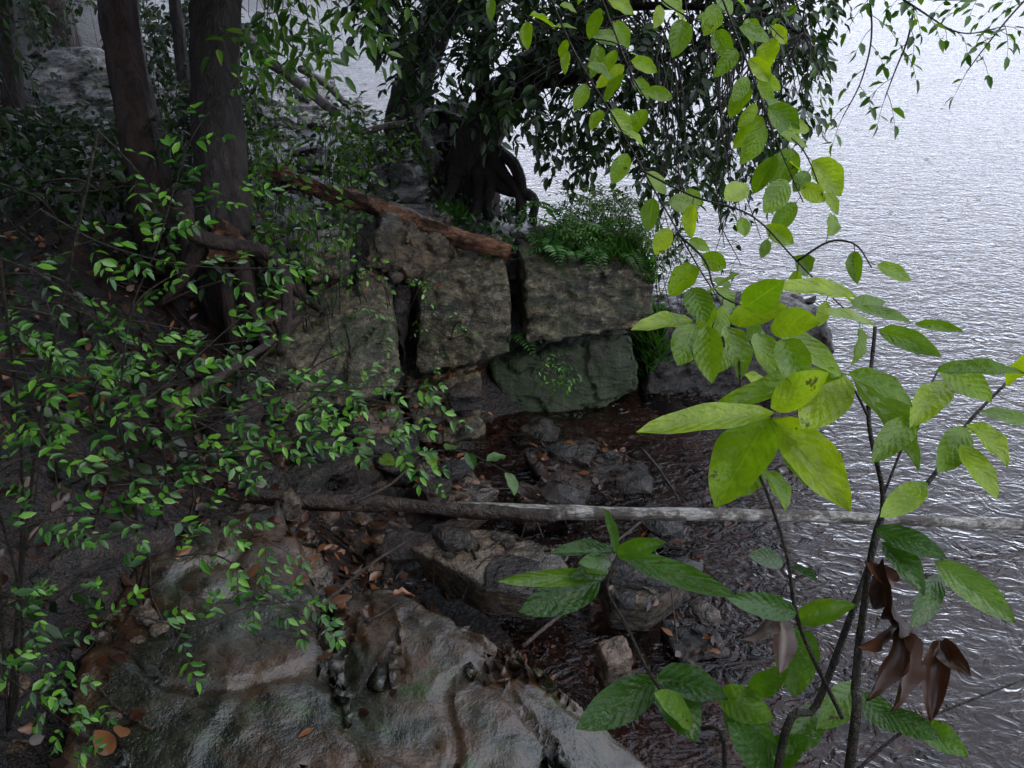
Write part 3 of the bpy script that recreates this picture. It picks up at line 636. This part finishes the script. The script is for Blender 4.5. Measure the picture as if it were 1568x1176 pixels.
tb.add([P(1150,690,1.2),P(1170,660,1.2),P(1183,636,1.2)],.0022,.0015,6)
def big(bu,bv,tu,tv,w,d0=1.2,d1=None,curl=.8,rnd=None,S=None,up=None):
    d1=d1 or d0-.06; a=P(bu,bv,d0); b=P(tu,tv,d1); L_=(b-a).length
    (S or st).add(a,(b-a)/L_,(up or Vector((0,-.55,.85)))+rv(.4),L_,w*K*d0*1.12,rnd,curl)
for q in [(1180,640,1092,765,80),(1183,640,1310,775,64),(1185,632,978,652,46),(1180,625,1265,570,48),(1292,572,1232,652,66),(1300,572,1425,705,54),(1292,575,1095,612,38),(1300,570,1400,610,44),(1185,645,1240,740,46),(1160,700,1140,755,40),(1170,720,1210,770,36),
 (1060,492,972,495,30),(1065,496,1040,555,46),(1082,500,1088,580,40),(1112,500,1142,570,44),(1115,490,1205,468,40),(1190,500,1292,572,50),(1140,470,1195,435,44),(1085,450,1128,415,42),(1180,500,1250,490,46),(1060,440,1080,490,38),(1200,520,1230,590,46),(1160,510,1190,575,42),
 (1310,455,1190,430,32),(1310,470,1395,490,30),(1340,500,1260,470,28),(1345,505,1440,540,32),(1400,495,1475,505,22),(1440,560,1520,610,44),(1430,570,1568,560,38),(1450,590,1400,640,42),(1480,650,1550,700,44),(1480,655,1440,720,42),(1500,630,1590,650,44),(1540,590,1600,540,44),(1420,740,1350,790,36),(1400,640,1340,700,40),(1470,680,1530,760,38)]:
    big(*q[:5],d0=U(1.15,1.3),curl=U(.2,1.5))
st.build('leaves',L_bright,sp); st=Leaves('big')
for q in [(1340,810,1450,850,36),(1350,830,1420,900,40),(1430,860,1560,950,44),(1440,880,1400,960,36),(1200,860,1150,850,28),(1205,870,1250,880,26),(1220,940,1120,915,34),(1222,950,1300,925,34),(1225,960,1215,1060,58),(1320,1060,1370,1120,42),(1310,1050,1260,1110,44),(1350,1090,1440,1130,40),(1250,1085,1210,1150,46),(1400,1110,1480,1150,40),(1180,1180,1120,1110,46)]:
    big(*q[:5],d0=U(1.15,1.3),curl=U(.2,1.5))
st.build('lower_leaves',L_midf,sp)
br_=Leaves('big')
for q in [(1355,930,1345,880,30),(1370,950,1330,1000,40),(1380,960,1400,1085,38),(1375,955,1355,1070,36),(1440,980,1425,1095,34),(1440,985,1475,1025,30),(1400,960,1345,940,30),(1180,935,1150,1000,42),(1190,940,1205,1025,40),(1370,890,1340,870,26)]:
    big(*q,d0=1.2,curl=U(1,2),S=br_,rnd=U(.1,.7),up=Vector((U(-1,1),-.8,.2)))
br_.build('wilted_leaves',L_brown,sp); tb.build('stems',M_stem,sp)
s2=empty('sapling'); st=Leaves('big'); tb=Tubes()
tb.add([drop(.38,.95)[0],P(1110,1180,1.25),P(1060,1110,1.25),P(1000,1040,1.25),P(960,960,1.28),P(930,900,1.3),P(945,850,1.32)],.004,.002,6)
for q in [(945,850,930,780,22),(940,845,850,838,26),(945,850,1010,830,28),(950,850,1130,912,34),(930,880,765,890,24),(920,890,800,935,50),(930,870,880,880,28),(935,860,890,860,24),(1010,1040,885,1115,54),(1010,1040,1070,1130,60),(1005,1035,1110,1060,50),(1060,1110,1010,1060,44),(1100,1060,1180,1100,46),(1110,1080,1190,1160,50),(1150,1060,1200,1030,34),(1160,1180,1230,1130,46)]:
    big(*q,d0=U(1.22,1.32),curl=U(.3,1.2))
st.build('leaves',L_midf,s2); tb.build('stems',M_stem,s2)

# ================= unseen trees added to darken the land, behind / beside the photographer =================
def shade_canopy(x,y,h,rad,n):
    g=Vector((x,y,H([(x,y)])[0])); tree('shade_canopy_tree',[g+Vector((0,0,-.3)),g+Vector((.1,0,h*.4)),g+Vector((.2,.1,h*.8))],.2,.1,M_bark,(x,y,g.z+h*.55,g.z+h,rad,n,.28,8))
for x,y,h,r,n in [(-3.8,-1.5,6,3.5,1800),(-6,3.5,6,3.3,1600),(-7,8,6,3.3,1400),(-1.2,-3.5,6.5,3.5,1800),(-9,13,7,3.8,1200),(2.4,-3.8,6.5,3.2,1400),(-12,19,7,4,1000)]:
    shade_canopy(x,y,h,r,n)

# ================= camera, light =================
cam=bpy.data.cameras.new('camera'); co=link(bpy.data.objects.new('camera',cam))
cam.sensor_width=36; cam.lens=18/.6; cam.clip_end=2000; cam.clip_start=.05
co.location=EYE; f=Vector((0,.883,-.469)); co.rotation_euler=f.to_track_quat('-Z','Y').to_euler(); scene.camera=co
w=bpy.data.worlds.new('World'); scene.world=w; w.use_nodes=True; nt=w.node_tree; nt.nodes.clear()
sky=nt.nodes.new('ShaderNodeTexSky'); sky.sky_type='NISHITA'; sky.sun_disc=False
EL,AZ=math.radians(50),math.radians(105)
sky.sun_elevation=EL; sky.sun_rotation=AZ; sky.dust_density=2; sky.air_density=1.0
ov=mix(nt,.7,sky.outputs[0],(15.6,16.9,20.3))   # flat bluish overcast colour mixed into the clear-sky model to brighten it
bg=nt.nodes.new('ShaderNodeBackground'); bg.inputs['Strength'].default_value=.15
wo=nt.nodes.new('ShaderNodeOutputWorld')
nt.links.new(ov,bg.inputs['Color']); nt.links.new(bg.outputs[0],wo.inputs['Surface'])
sl=bpy.data.lights.new('sun','SUN'); sl.energy=.5; sl.angle=math.radians(30); sl.color=(1,.95,.87)
so=link(bpy.data.objects.new('sun',sl)); sd=Vector((math.sin(AZ)*math.cos(EL),math.cos(AZ)*math.cos(EL),math.sin(EL)))
so.rotation_euler=sd.to_track_quat('Z','Y').to_euler()
scene.view_settings.view_transform='Standard'; scene.view_settings.look='None'; scene.view_settings.exposure=0
